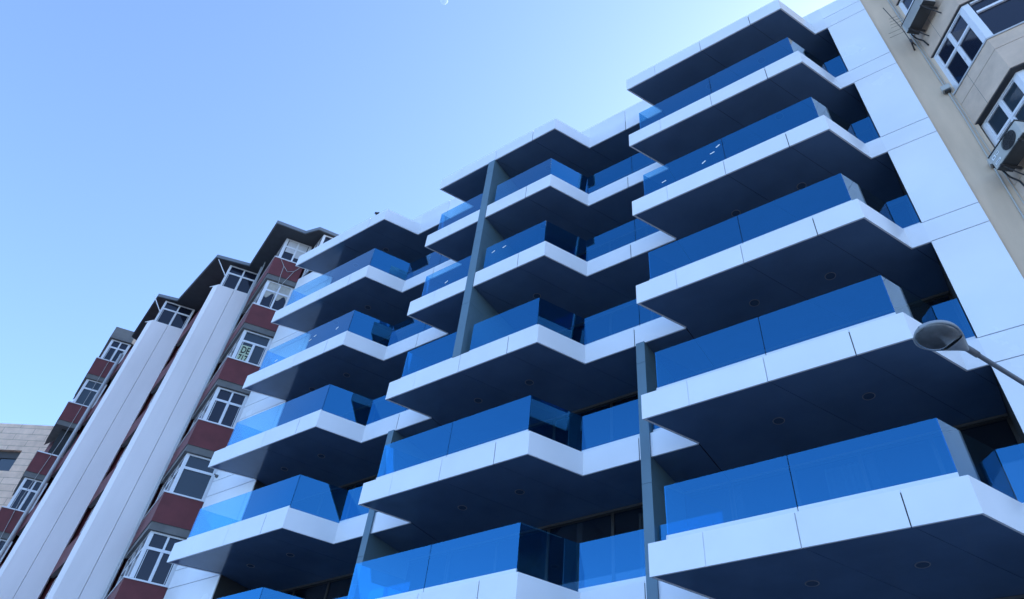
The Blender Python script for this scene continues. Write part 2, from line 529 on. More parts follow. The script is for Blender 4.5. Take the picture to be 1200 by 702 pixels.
# white side walls with horizontal joints, right and left
def side_wall(x0, x1, ret_left):
    mb = MB(); g = 0.020
    cuts = [GZ]
    for l in range(-2, 6):
        cuts += [H * l - HF, H * l]
    cuts += [16.42]
    for a, b in zip(cuts[:-1], cuts[1:]):
        if b - a > 0.02: mb.box(x0, x1, D, D + 0.035, a + g / 2, b - g / 2)
    mb.build('wall', W_WALL, bld)
    mb = MB()
    mb.box(x0 + 0.004, x1 - 0.004, D + 0.036, 7.0, GZ, 16.40)
    mb.build('wall_core', RETURN, bld)
side_wall(WX0, WX1, True)
side_wall(LX0, LX1, False)
# roof
MB().box(LX0 + 0.05, WX1 - 0.05, D + 0.25, 9.0, 15.55, 15.9).build('roof', PAVE, bld)
# ground floor below the balconies
mb = MB()
mb.box(LX1, WX0, GY - 0.02, GY + 0.05, GZ, -H - 0.05)
mb.build('plinth', RETURN, bld)
# tall grey fins between the flats
def fin(xa, xb, y0, za, zb, ang=0.0):
    mb = MB()
    zs = [za]
    zz = math.ceil((za + 0.6) / H) * H - 1.2
    while zz < zb - 0.3:
        if zz > za + 0.3: zs.append(zz)
        zz += H
    zs.append(zb)
    for a, b in zip(zs[:-1], zs[1:]):
        mb.box(xa, xb, y0, GY - 0.04, a + 0.004, b - 0.004)
    mb.box(xa + 0.01, xb - 0.01, y0 + 0.01, GY - 0.05, za, zb)
    return mb.build('fin', BLADE, bld)
fin(-5.37, -5.10, -0.012, 2 * H - 0.002, 5 * H - HF + 0.03)
fin(-0.65, -0.43, D - 0.045, GZ, 2 * H - HF + 0.011)
fin(-8.53, -8.31, D - 0.045, GZ, 2 * H - HF + 0.011)

# ================================================================== red and white sawtooth building
red = thing('red_apartment_building', 'older red and white apartment block with sawtooth bays and dark eaves', 'apartment block')
Q = [(-16.82, 1.25), (-20.44, 1.25), (-25.48, 1.25), (-31.10, 1.25)]
P = [(-17.53, 0.17), (-21.27, 0.02), (-26.33, -0.02), (-31.73, 0.32)]
ENDP = (-34.3, 1.15)
def lerp2(a, b, t): return (a[0] + (b[0] - a[0]) * t, a[1] + (b[1] - a[1]) * t)
def inset_tri(q, p, q2, d):
    """bay outline q-p-q2 moved inwards by d"""
    return offset_path([q2, p, q], d)
SILL0, ST = 2.66, 2.925
sills = [SILL0 + ST * i for i in range(-3, 6)]
EZ = 18.72
# core
mb = MB()
mb.prism([(-16.85, 1.45), (-20.44, 1.47), (-25.48, 1.47), (-31.1, 1.47), (-34.2, 1.35), (-34.2, 9), (-16.85, 9)], GZ, EZ)
mb.build('wall', RED, red)

def window_unit(a, b, z0, z1, parent, kind=0, cols=2, side=0.10):
    """white framed window between plan points a-b (outside on right): frame with transom, dark panes"""
    mb = MB()
    L_ = math.hypot(b[0] - a[0], b[1] - a[1])
    at = lambda s: lerp2(a, b, s / L_)
    def bar(s0, s1, zz0, zz1, off=0.0, t=0.06): mb.wall(at(s0), at(s1), t, zz0, zz1, off=off)
    bar(0, side, z0, z1); bar(L_ - side, L_, z0, z1)
    bar(side, L_ - side, z0, z0 + 0.05); bar(side, L_ - side, z1 - 0.06, z1)
    zt = z0 + (z1 - z0) * 0.66
    if kind != 2:
        bar(side, L_ - side, zt - 0.045, zt + 0.045, off=0.003)
    for c in range(1, cols):
        s = side + (L_ - 2 * side) * c / cols
        if kind == 1: bar(s - 0.035, s + 0.035, z0 + 0.05, zt - 0.045, off=0.005)
        elif kind == 3: pass
        else: bar(s - 0.035, s + 0.035, z0 + 0.05, z1 - 0.06, off=0.005)
    if kind in (0, 1):   # opening casements: a thin inner sash
        for c in range(cols):
            s0 = side + (L_ - 2 * side) * c / cols + 0.03; s1 = side + (L_ - 2 * side) * (c + 1) / cols - 0.03
            zz0, zz1 = z0 + 0.045, zt - 0.04
            bar(s0, s0 + 0.018, zz0, zz1, off=0.012, t=0.03); bar(s1 - 0.018, s1, zz0, zz1, off=0.012, t=0.03)
    f = mb.build('window', WFRAME, parent)
    pm = MB(); pm.wall(at(side * 0.5), at(L_ - side * 0.5), 0.008, z0 + 0.02, z1 - 0.02, off=0.035)
    pm.build('pane', OPANE2 if kind in (3, 1) else OPANE, f)
    if kind == 4:      # roller shutter most of the way down
        s = MB()
        for c in range(cols):
            s0 = side + (L_ - 2 * side) * c / cols + 0.035; s1 = side + (L_ - 2 * side) * (c + 1) / cols - 0.035
            zl = z0 + (0.62 if c == 0 else 0.42)
            zz = zl
            while zz < z1 - 0.08:
                s.wall(at(s0), at(s1), 0.012, zz, min(zz + 0.048, z1 - 0.061), off=0.014); zz += 0.05
        s.build('shutter', SHUT, f)
    if kind == 5:      # half drawn pale curtain behind a window: sits in front of the dark glass backing
        s = MB(); n = 30
        for j in range(n):
            s0 = side + (L_ - 2 * side) * j / n; s1 = side + (L_ - 2 * side) * (j + 1) / n
            drop = 0.50 + 0.10 * math.sin(j * 0.42 + 0.6)
            s.wall(at(s0), at(s1 + 0.002), 0.006, z1 - (z1 - z0) * drop, z1 - 0.05, off=0.022 + 0.004 * (j % 2))
        s.build('curtain', CURT, f)
    return f

def red_bay(q, p, q2, sill_list, kinds, with_return=True, side=0.12):
    """storeys of projecting red parapets with white windows set back between them"""
    for i, zs in enumerate(sill_list):
        if zs > 17.0: zt = EZ
        else: zt = zs + ST - 1.34
        # parapet
        mb = MB()
        mb.prism([q, p, q2], zs - 1.08, zs - 0.05, 0, mbot=1)
        sp = mb.build('parapet', [RED, GREYSOF], red)
        lt = offset_path([q2, p, q], 0.03)
        s = MB(); s.prism([lt[2], lt[1], lt[0]], zs - 1.34, zs - 1.081)
        s.build('lintel', GREYSOF, sp)
        o2 = offset_path([q2, p, q], -0.03)
        s = MB(); s.prism([o2[2], o2[1], o2[0]], zs - 0.049, zs)
        s.build('sill', WFRAME, sp)
        # window band behind
        ins = offset_path([q2, p, q], 0.14)
        a, b = ins[1], ins[2]
        if kinds[i] != 9: window_unit(a, b, zs + 0.001, zt - 0.002, red, kinds[i], side=side)
        if with_return and kinds[i] != 9:
            L_ = math.hypot(ins[0][0] - a[0], ins[0][1] - a[1])
            window_unit(ins[0], ins[1], zs + 0.001, zt - 0.002, red, 0, cols=3)
        mb = MB(); i3 = offset_path([q2, p, q], 0.40 if kinds[i] == 9 else 0.26)
        mb.prism([i3[2], i3[1], i3[0]], zs + 0.002, zt - 0.003)
        mb.build('bay_core', DARK if kinds[i] == 9 else RED, red)

red_bay(Q[0], P[0], Q[1], sills, [0, 0, 0, 0, 3, 0, 1, 5, 4])
red_bay(Q[3], P[3], ENDP, sills, [0, 0, 0, 0, 0, 0, 9, 3, 0])
mb = MB(); mb.prism([Q[3], P[3], ENDP, (-34.0, 3), (-31.2, 3)], 18.73, 19.5)
mb.build('roof_parapet', GREYSOF, red)
# white columns (two), each with its vertical joint and a chamfered outer edge
TOPC = 17.25
for j in (1, 2):
    q, p = Q[j], P[j]
    pc = (p[0] - 0.34, p[1] - 0.04)
    mb = MB()
    mid = lerp2(q, p, 0.5)
    g = 0.012
    ux, uy = (p[0] - q[0]), (p[1] - q[1]); L_ = math.hypot(ux, uy); ux /= L_; uy /= L_
    e0 = 0.02
    mb.wall((mid[0] + ux * e0 / 2, mid[1] + uy * e0 / 2), (q[0], q[1]), 0.2, GZ, TOPC) if False else None
    A = (mid[0] - ux * e0 / 2, mid[1] - uy * e0 / 2); B = (mid[0] + ux * e0 / 2, mid[1] + uy * e0 / 2)
    inn = (-0.25 * uy, 0.25 * ux)   # inwards
    inn = (-abs(inn[0]), abs(inn[1]))
    mb.prism([q, A, (A[0] + inn[0], A[1] + inn[1]), (q[0] + inn[0], q[1] + inn[1])], GZ, TOPC)
    mb.prism([B, p, pc, (pc[0] + 0.05, pc[1] + 0.35), (B[0] + inn[0], B[1] + inn[1])], GZ, TOPC)
    mb.prism([(A[0] + inn[0] * .3, A[1] + inn[1] * .3), (B[0] + inn[0] * .3, B[1] + inn[1] * .3), (B[0] + inn[0], B[1] + inn[1]), (A[0] + inn[0], A[1] + inn[1])], GZ, TOPC - 0.01)
    mb.build('column', WCOL, red)
    nxt = Q[j + 1] if j + 1 < 4 else ENDP
    # storeys on the hidden side of the column: red parapets and windows seen edge-on
    for i, zs in enumerate(sills):
        zt = EZ if zs > 17 else zs + ST - 1.08
        st = (pc[0] + 0.02, pc[1] + 0.20)
        mb = MB(); mb.prism([st, nxt, (nxt[0], nxt[1] + 0.15), (st[0] + 0.3, st[1] + 0.5)], zs - 1.08, zs - 0.02, 0, mbot=1)
        mb.build('parapet', [RED, GREYSOF], red)
        ins = offset_path([nxt, st], 0.22)
        window_unit(ins[0], ins[1], zs - 0.018, zt - 0.002, red, 0, cols=4)
    # glazed top storey over the column
    ins = offset_path([pc, p, q] if False else [(pc[0], pc[1]), p, q], 0.10)
    window_unit(ins[1], ins[2], TOPC + 0.002, EZ - 0.002, red, 0)
    mb = MB(); i3 = offset_path([nxt, p, q], 0.24)
    mb.prism([i3[2], i3[1], i3[0]], GZ, EZ - 0.003)
    mb.build('bay_core', RED, red)
# top storey corner that shows above the new building
PM = (-15.85, 0.95)
QM = (-15.0, 2.25)
ins = offset_path([Q[0], PM, QM], 0.10)
window_unit(ins[0], ins[1], 16.5, EZ - 0.003, red, 0)
window_unit(ins[1], ins[2], 16.5, EZ - 0.003, red, 0)
mb = MB(); i3 = offset_path([Q[0], PM, QM], 0.2)
mb.prism([i3[0], i3[1], i3[2], (-15.0, 6), (-17.5, 6)], 16.45, EZ - 0.004)
mb.build('bay_core', DARK, red)
# eaves: one roof slab following the sawtooth, pushed out over the street
OV = (0.08, -0.64)
ol = [(-15.25, 2.0), (-15.93, 0.76 + 0.02)]
ol += [(Q[0][0] + 0.15, Q[0][1] - 0.63), (P[0][0] + 0.18, P[0][1] - 0.66)]
ol += [(Q[1][0] - 0.15, Q[1][1] - 0.56), (P[1][0] - 0.30, P[1][1] - 0.55)]
ol += [(Q[2][0] - 0.42, Q[2][1] - 0.80), (P[2][0] - 0.20, P[2][1] - 0.28)]
ol += [(-30.6, 0.95), (-30.6, 8.5), (-15.25, 8.5)]
mb = MB(); mb.prism(ol, EZ, EZ + 0.14, 0)
ev = mb.build('eave', EAVE, red)
mb = MB()
edge = offset_path(ol[:-2][::-1], -0.05)
e_in = ol[:-2][::-1]
for i in range(len(edge) - 1):
    mb.prism([edge[i], edge[i + 1], e_in[i + 1], e_in[i]], EZ + 0.02, EZ + 0.20)
mb.build('eave_gutter', EAVEEDGE, ev)
# white tie rods under the eaves
mb = MB()
for j in (1, 2):
    mb.tube([(P[j][0] + 0.02, P[j][1] + 0.1, 17.9), (P[j][0] - 0.28, P[j][1] - 0.45, EZ)], 0.022, 6)
    mb.tube([(P[j][0] - 0.02, P[j][1] + 0.06, 17.3), (P[j][0] - 0.62, P[j][1] - 0.05, 17.35)], 0.022, 6)
mb.build('eave_rod', WFRAME, red)
# downpipes
mb = MB()
for (x, y) in ((-30.75, 1.02),):
    mb.tube([(x, y, GZ), (x, y, 9.0), (x - 0.02, y + 0.0, 17.6)], 0.09, 10)
mb.build('downpipe', PIPE, red, smooth=True)
mb = MB()
mb.tube([(-19.95, 0.96, GZ), (-19.95, 0.96, 18.6)], 0.05, 8)
mb.tube([(-19.55, 0.82, GZ), (-19.55, 0.82, 18.6)], 0.03, 8)
mb.build('downpipe', PIPE, red, smooth=True)
# slack cables hanging on the red parapets
def on_face(q, p, s, z, out=0.025):
    dx, dy = p[0] - q[0], p[1] - q[1]; l = math.hypot(dx, dy)
    x, y = q[0] + dx * s, q[1] + dy * s
    nx, ny = -dy / l, dx / l
    if ny > 0: nx, ny = -nx, -ny
    return (x + nx * out, y + ny * out, z)
mb = MB()
f0 = lambda s, z: on_face(Q[0], P[0], s, z)
def sag(pts, n=6):
    out = []
    for i in range(len(pts) - 1):
        for j in range(n):
            t = j / n
            out.append(tuple(Vector(pts[i]).lerp(Vector(pts[i + 1]), t)))
    out.append(pts[-1]); return out
MB().tube(sag([f0(.78, 17.2), f0(.60, 16.85), f0(.42, 16.6), f0(.22, 16.75), f0(.08, 17.1)]), 0.012, 6).build('cable', CABLE, red, smooth=True)
MB().tube(sag([f0(.60, 16.85), f0(.58, 16.3), f0(.52, 15.6), f0(.50, 14.4)]), 0.012, 6).build('cable', CABLE, red, smooth=True)
MB().tube(sag([f0(.22, 16.75), f0(.34, 16.2), f0(.50, 15.4)]), 0.012, 6).build('cable', CABLE, red, smooth=True)
f3 = lambda s, z: on_face(Q[3], P[3], s, z)
MB().tube(sag([f3(.45, 18.0), f3(.42, 15.2), f3(.40, 12.2), f3(.55, 9.0), f3(.42, 7.0), f3(.45, 4.0)]), 0.013, 6).build('cable', CABLE, red, smooth=True)
# paper notice in a window: pale green sheet with black characters
GL = {'D': ['110', '101', '101', '101', '110'], 'E': ['111', '100', '110', '100', '111'], '7': ['111', '001', '010', '010', '010'], '1': ['01', '11', '01', '01', '01']}
notice = thing('paper_notice', 'pale green paper notice reading DE 717 taped inside a white framed window', 'notice')
ins = offset_path([Q[1], P[0], Q[0]], 0.14)
a, b = ins[1], ins[2]
Lw = math.hypot(b[0] - a[0], b[1] - a[1])
ws = 11.335 + 0.06
at = lambda s: lerp2(a, b, s / Lw)
sh = MB(); sh.wall(at(0.14), at(0.61), 0.004, ws + 0.02, ws + 0.90, off=0.027)
so = sh.build('sheet', PAPER, notice)
def word(txt, s0, s1, z0, z1):
    """black lettering on the sheet, built from the built-in font"""
    cu = bpy.data.curves.new('lettering', 'FONT'); cu.body = txt; cu.offset = 0.025; cu.resolution_u = 3
    tmp = bpy.data.objects.new('lettering_source', cu); COL.objects.link(tmp)
    dg = bpy.context.evaluated_depsgraph_get()
    me = bpy.data.meshes.new_from_object(tmp.evaluated_get(dg))
    bpy.data.objects.remove(tmp)
    xs = [v.co.x for v in me.vertices]; ys = [v.co.y for v in me.vertices]
    dx, dy = b[0] - a[0], b[1] - a[1]; nx, ny = -dy / Lw, dx / Lw
    for v in me.vertices:
        ss = s0 + (v.co.x - min(xs)) / (max(xs) - min(xs)) * (s1 - s0)
        p_ = at(ss)
        v.co = (p_[0] + nx * 0.024, p_[1] + ny * 0.024, z0 + (v.co.y - min(ys)) / (max(ys) - min(ys)) * (z1 - z0))
    me.materials.clear(); me.materials.append(INK)
    o = bpy.data.objects.new('lettering', me); COL.objects.link(o); o.parent = notice
word('DE', 0.215, 0.535, ws + 0.50, ws + 0.84)
word('717', 0.200, 0.545, ws + 0.09, ws + 0.43)
# small grey wall brackets beside the red bay, each a box with a stub
for z in (6.42, 3.35):
    mb = MB(); mb.box(-16.68, -16.60, 1.17, 1.245, z, z + 0.08)
    mb.tube([(-16.64, 1.2, z + 0.04), (-16.64, 1.10, z + 0.07)], 0.022, 8)
    o = mb.build('wall_bracket', GREYSOF, red)

# ================================================================== pale stone building at far left
stn = thing('stone_building', 'pale beige stone clad building at the far left edge with one dark window row', 'building')
u = (math.cos(rad(32)), math.sin(rad(32))); nO = (u[1], -u[0])
o0 = (-40.0, 1.3)
pt = lambda s, d=0.0: (o0[0] + u[0] * s + nO[0] * d, o0[1] + u[1] * s + nO[1] * d)
TOPZ = 16.25
mb = MB()
sA, sB = -9.0, 4.0
wz = [(13.2 - 3.2 * i, 14.52 - 3.2 * i) for i in range(0, 6)]
ops = [(-2.6, 0.98), (-7.5, -4.2)]
zc = TOPZ
def stwall(s0, s1, z0, z1): mb.prism([pt(s0), pt(s1), pt(s1, -0.35), pt(s0, -0.35)], z0, z1)
edges = [sA, -7.5, -4.2, -2.6, 0.98, sB]
for s0, s1, solid in ((sA, -7.5, 1), (-7.5, -4.2, 0), (-4.2, -2.6, 1), (-2.6, 0.98, 0), (0.98, sB, 1)):
    if solid: stwall(s0, s1, GZ, TOPZ)
    else:
        zz = TOPZ
        for lo, hi in wz:
            stwall(s0, s1, hi, zz); zz = lo
        stwall(s0, s1, GZ, zz)
mb.prism([pt(sA + .01, -0.36), pt(sB - .01, -0.36), pt(sB - .01, -9), pt(sA + .01, -9)], GZ, TOPZ - 0.05)
mb.build('wall', STONE2, stn)
for (s0, s1) in ops:
    for lo, hi in wz[:5]:
        mb = MB()
        mb.prism([pt(s0 + .01, -0.20), pt(s1 - .01, -0.20), pt(s1 - .01, -0.30), pt(s0 + .01, -0.30)], hi - 0.42, hi - 0.005)
        f = mb.build('window', DREVEAL, stn)
        mb = MB(); n = 3
        for i in range(n + 1):
            s = s0 + 0.03 + (s1 - s0 - 0.06) * i / n
            mb.prism([pt(s - .03, -0.22), pt(s + .03, -0.22), pt(s + .03, -0.28), pt(s - .03, -0.28)], lo + 0.005, hi - 0.425)
        mb.build('frame', FRAME, f)
        mb = MB(); mb.prism([pt(s0 + .01, -0.26), pt(s1 - .01, -0.26), pt(s1 - .01, -0.27), pt(s0 + .01, -0.27)], lo + 0.004, hi - 0.424)
        mb.build('pane', OPANE2, f)

# ================================================================== beige building on the right
bei = thing('beige_building', 'beige rendered building at right with stone clad bay windows', 'building')
BW = 1.30
F0, F1 = (7.53, 1.30), (8.385, 0.28)
F2 = (13.0, 0.28); F3 = (13.85, 1.30)
mb = MB()
mb.box(6.872, 7.60, BW, 9.0, GZ, 24.0)
mb.box(7.601, 22.0, BW + 0.35, 9.0, GZ, 24.0)
mb.box(13.8, 22.0, BW, BW + 0.349, GZ, 24.0)
mb.build('wall', BEIGE, bei)
BST = 3.01
def bay_window(zs, zt, kind):
    rec = 0.05 if kind == 0 else 0.14
    ins = offset_path([F0, F1, F2, F3], rec)
    f0 = (F0[0] + 0.02, ins[0][1] - 0.05) if False else ins[0]
    mb = MB()
    a, b = ins[0], ins[1]
    L_ = math.hypot(b[0] - a[0], b[1] - a[1])
    at = lambda s: lerp2(a, b, s / L_)
    def bar(s0, s1, z0, z1, off=0.0, t=0.07): mb.wall(at(s0), at(s1), t, z0, z1, off=off)
    zr = zs + (zt - zs) * 0.60
    bar(0.0, 0.13, zs, zt); bar(L_ - 0.12, L_ - 0.002, zs, zt)
    bar(0.13, L_ - 0.12, zs, zs + 0.05); bar(0.13, L_ - 0.12, zt - 0.05, zt)
    bar(0.13, L_ - 0.12, zr - 0.035, zr + 0.035, off=0.004)
    mid = 0.13 + (L_ - 0.25) * 0.5
    bar(mid - 0.032, mid + 0.032, zs + 0.05, zt - 0.05, off=0.007)
    for s0, s1 in ((0.13, mid - .032), (mid + .032, L_ - 0.12)):
        for z0, z1 in ((zs + .05, zr - .035), (zr + .035, zt - .05)):
            bar(s0, s0 + 0.025, z0, z1, off=0.02, t=0.03); bar(s1 - 0.025, s1, z0, z1, off=0.02, t=0.03)
            bar(s0 + .025, s1 - .025, z0, z0 + 0.025, off=0.02, t=0.03); bar(s0 + .025, s1 - .025, z1 - 0.025, z1, off=0.02, t=0.03)
    # handle
    hx = at(mid - 0.02)
    mb.wall(at(mid - 0.012), at(mid + 0.012), 0.03, zs + 0.4, zs + 0.53, off=-0.025)
    c, d = ins[1], ins[2]
    L2 = math.hypot(d[0] - c[0], d[1] - c[1])
    at2 = lambda s: lerp2(c, d, s / L2)
    def bar2(s0, s1, z0, z1, off=0.0, t=0.07): mb.wall(at2(s0), at2(s1), t, z0, z1, off=off)
    bar2(0.002, 0.14, zs, zt); bar2(L2 - 0.17, L2, zs, zt)
    bar2(0.17, L2 - 0.17, zs, zs + 0.09); bar2(0.17, L2 - 0.17, zt - 0.06, zt)
    zq = zs + (zt - zs) * 0.72
    bar2(0.17, L2 - 0.17, zq - 0.04, zq + 0.04, off=0.004)
    for i in (1, 2):
        s = 0.17 + (L2 - 0.34) * i / 3; bar2(s - 0.05, s + 0.05, zs + 0.09, zt - 0.06, off=0.006)
    mb.wall(ins[2], ins[3], 0.07, zs, zt)
    f = mb.build('window', WFRAME, bei)
    mb = MB()
    i2 = offset_path([F0, F1, F2, F3], rec + 0.045); i3 = offset_path([F0, F1, F2, F3], rec + 0.055)
    for i in range(3):
        mb.prism([i2[i], i2[i + 1], i3[i + 1], i3[i]], zs + 0.01, zt - 0.01)
    mb.build('pane', OPANE if kind == 0 else OPANE2, f)
    mb = MB()
    i4 = offset_path([F0, F1, F2, F3], rec + 0.2)
    mb.prism(i4, zs + 0.003, zt - 0.003)
    mb.build('bay_core', DARK, bei)

for i in range(-5, 5):
    zs = 6.915 + BST * i              # sill height
    zb = zs - 1.29
    mb = MB()
    bp_ = [F0, F1, F2, F3, (F3[0], BW + 0.34), (F0[0] + 0.08, BW + 0.34)]
    mb.prism(bp_, zb, zs - 0.482); mb.prism(bp_, zs - 0.468, zs - 0.05)
    bi = offset_path([F0, F1, F2, F3], 0.02); mb.prism(bi, zs - 0.50, zs - 0.44, 1)
    o = mb.build('bay_panel', [STONE, DREVEAL], bei)
    so = offset_path([F0, F1, F2, F3], -0.025)
    mb = MB(); mb.prism(so, zs - 0.049, zs)
    mb.build('sill', PIPE, o)
    rv = offset_path([F0, F1, F2, F3], 0.015)
    rb = offset_path([F0, F1, F2, F3], 0.20)
    mb = MB(); mb.prism([rv[0], rv[1], rv[2], rv[3], rb[3], rb[2], rb[1], rb[0]], zb - 0.03, zb - 0.002)
    mb.build('lintel', DREVEAL, o)
    bay_window(zs + 0.002, zs + BST - 1.29 - 0.032, 0 if i != 0 and i != -1 else 1) if True else None
# conduit with junction boxes
mb = MB()
cx = 7.45
mb.tube([(cx - 0.02, 1.275, GZ), (cx - 0.08, 1.275, 5.5), (cx, 1.275, 9.0), (cx, 1.275, 18)], 0.016, 8)
mb.tube([(cx + 0.05, 1.285, GZ), (cx + 0.05, 1.285, 18)], 0.010, 6)
mb.build('conduit', CREAM, bei, smooth=True)
for z in (10.13, 7.20):
    mb = MB(); mb.box(cx - 0.10, cx + 0.09, 1.16, 1.275, z - 0.09, z + 0.09)
    jb = mb.build('junction_box', CREAM, bei, bevel=0.012)
    mb = MB(); mb.box(cx - 0.06, cx + 0.06, 1.18, 1.27, z - 0.125, z - 0.091)
    mb.build('cable_gland', ACDARK, jb)

# ------------------------------------------------------------------ air conditioners on the bay
def ac_unit(zb, label, fan):
    SH = 0.235 if fan else 0.20
    t = thing('air_conditioner', label, 'air conditioner', 'air conditioners on the beige bay')
    fx, fy = math.cos(rad(-50)), math.sin(rad(-50))
    nx, ny = fy, -fx          # outward
    org = (7.53 + nx * 0.42 - 0.02, 1.30 + ny * 0.42 + 0.02)
    def pt(s, d): return (org[0] + fx * (s + SH) + nx * d, org[1] + fy * (s + SH) + ny * d)
    W, Hh, Dd = 0.86, 0.42, 0.32
    mb = MB(); mb.prism([pt(0, 0), pt(W, 0), pt(W, -Dd), pt(0, -Dd)], zb + 0.02, zb + Hh)
    c = mb.build('casing', CREAM, t, bevel=0.018)
    mb = MB(); mb.prism([pt(0.01, -0.01), pt(W - .01, -0.01), pt(W - .01, -Dd + .01), pt(.01, -Dd + .01)], zb, zb + 0.019)
    mb.prism([pt(-0.012, 0.01), pt(W + .012, 0.01), pt(W + .012, -Dd), pt(-0.012, -Dd)], zb + Hh + 0.001, zb + Hh + 0.02)
    mb.build('base_pan', ACDARK, t)
    cx_, cz = (0.55, zb + Hh * 0.52)
    if fan:
        # round grille
        mb = MB(); n = 28; r = 0.185
        def disc(r, d0, d1, mi=0):
            b = len(mb.v)
            for d in (d0, d1):
                for k in range(n):
                    a_ = 2 * math.pi * k / n; q = pt(cx_ + r * math.cos(a_), d); mb.v.append((q[0], q[1], cz + r * math.sin(a_)))
            mb.f.append([b + k for k in range(n)]); mb.mi.append(mi)
            mb.f.append([b + n + k for k in range(n)][::-1]); mb.mi.append(mi)
            for k in range(n):
                j = (k + 1) % n
                mb.f.append([b + k, b + n + k, b + n + j, b + j]); mb.mi.append(mi)
        disc(r, -0.006, 0.004)
        mb.build('fan_opening', FAN, t, fix=True)
        mb = MB()
        for rr in (0.06, 0.11, 0.155, 0.19):
            mb.tube([(*pt(cx_ + rr * math.cos(a_ * math.pi / 12), 0.012), cz + rr * math.sin(a_ * math.pi / 12)) for a_ in range(25)], 0.0045, 5)
        for a_ in range(6):
            mb.tube([(*pt(cx_, 0.012), cz), (*pt(cx_ + 0.19 * math.cos(a_ * math.pi / 3), 0.012), cz + 0.19 * math.sin(a_ * math.pi / 3))], 0.0045, 5)
        mb.build('fan_grille', ACDARK, t)
        mb = MB()
        for (s, h, ww, hh) in ((0.05, 0.25, 0.10, 0.08), (0.18, 0.26, 0.07, 0.06), (0.06, 0.10, 0.16, 0.05)):
            mb.prism([pt(s, 0.002), pt(s + ww, 0.002), pt(s + ww, 0.004), pt(s, 0.004)], zb + h, zb + h + hh)
        mb.build('rating_sticker', WHITE, t)
        mb = MB()
        for (s, h, ww, hh) in ((0.07, 0.275, 0.06, 0.012), (0.07, 0.30, 0.05, 0.012), (0.19, 0.285, 0.05, 0.02), (0.08, 0.117, 0.11, 0.014)):
            mb.prism([pt(s, 0.0045), pt(s + ww, 0.0045), pt(s + ww, 0.0055), pt(s, 0.0055)], zb + h, zb + h + hh)
        mb.build('sticker_print', INK, t)
    else:
        mb = MB()
        for i in range(9):
            mb.prism([pt(0.06, 0.001), pt(W - 0.06, 0.001), pt(W - .06, 0.006), pt(.06, 0.006)], zb + 0.07 + i * 0.037, zb + 0.078 + i * 0.037)
        mb.build('louvre', PIPE, t)
    # brackets
    for s in (0.12, W - 0.16):
        mb = MB()
        mb.prism([pt(s, 0.02), pt(s + 0.04, 0.02), pt(s + 0.04, -0.40), pt(s, -0.40)], zb - 0.045, zb - 0.001)
        a0, a1 = pt(s + 0.02, -0.03), pt(s + 0.02, -0.41)
        mb.tube([(*a0, zb - 0.04), (*a1, zb - 0.30)], 0.015, 6)
        mb.build('bracket', STEEL, t)
    # pipes
    mb = MB()
    e = pt(-0.01, -0.2)
    mb.tube([(*pt(0.02, -0.2), zb + 0.16), (*pt(-0.06, -0.2), zb + 0.13), (*pt(-0.07, -0.28), zb - 0.05), (*pt(-0.03, -0.38), zb - 0.22), (*pt(0.0, -0.40), zb - 0.5)], 0.018, 8)
    mb.build('pipe', BLACK, t, smooth=True)
    return t
ac_unit(6.555, 'cream air conditioner with round black fan grille and stickers hung below a bay window', True)
ac_unit(12.49, 'cream air conditioner with plain front and dark underside on the upper bay at top', False)
# old aerial on the plain wall by the upper unit
ae = thing('wall_aerial', 'rusty dark aerial with thin rods on a bracket beside the upper air conditioner', 'aerial')
mb = MB(); mb.tube([(7.33, 1.02, 12.15), (7.31, 0.98, 12.9), (7.20, 0.98, 14.3)], 0.010, 6)
mb.build('mast', STEEL, ae)
mb = MB(); mb.tube([(7.35, 1.30, 12.25), (7.33, 1.0, 12.28)], 0.02, 6); mb.tube([(7.42, 1.30, 12.45), (7.33, 1.0, 12.3)], 0.015, 6)
mb.box(7.31, 7.36, 0.98, 1.04, 12.15, 12.32)
mb.build('bracket', STEEL, ae)
mb = MB()
for i, (z, l) in enumerate(((12.75, .34), (12.95, .32), (13.15, .20), (13.3, .18), (13.45, .16), (13.6, .14))):
    mb.tube([(7.31 - l, 0.98 - 0.03, z - 0.02), (7.31, .98, z), (7.31 + l * 0.6, 1.0, z + 0.02)], 0.004, 5)
mb.build('rod', STEEL, ae)

# ================================================================== street lamp
lamp = thing('street_lamp', 'grey street lamp with an oval glass head on a slim arm', 'street lamp')
NECK = Vector((5.418, -3.505, -0.557)); TIP = Vector((5.078, -4.008, -0.545))
ADIR = Vector((0.385, 0.80, -0.05)).normalized()
LX = (TIP - NECK); LLEN = LX.length; LX.normalize()
LYv = Vector((0, 0, 1)).cross(LX).normalized(); LZ = LX.cross(LYv)
def lp(a, b, c): return tuple(NECK + LX * a + LYv * b + LZ * c)
def prof(t):      # half width of the head, t = 0 neck, 1 tip
    k = 0.030 + 0.175 * math.sin(min(1, (t / 0.62)) * math.pi / 2) ** 1.3
    if t > 0.62: k = 0.205 * math.sqrt(max(0, 1 - ((t - 0.62) / 0.38) ** 2.2))
    return max(k, 0.004)
def loft(zf, n=22, m=20, t0=0.0, t1=1.0, scale=1.0):
    mb = MB()
    for i in range(n + 1):
        t = t0 + (t1 - t0) * i / n
        for j in range(m + 1):
            a = -1 + 2 * j / m
            wv = prof(t) * scale
            mb.v.append(lp(t * LLEN, math.sin(a * math.pi / 2) * wv, zf(t, math.sin(a * math.pi / 2))))
    for i in range(n):
        for j in range(m):
            a = i * (m + 1) + j
            mb.f.append([a, a + 1, a + m + 2, a + m + 1]); mb.mi.append(0)
    return mb
top = lambda t, a: 0.012 + (0.03 + 0.085 * math.sin(math.pi * min(1, t * 0.9 + 0.1)) ** 0.7) * math.sqrt(max(0, 1 - a * a))
hs = loft(top).build('housing', LAMPG, lamp, smooth=True)
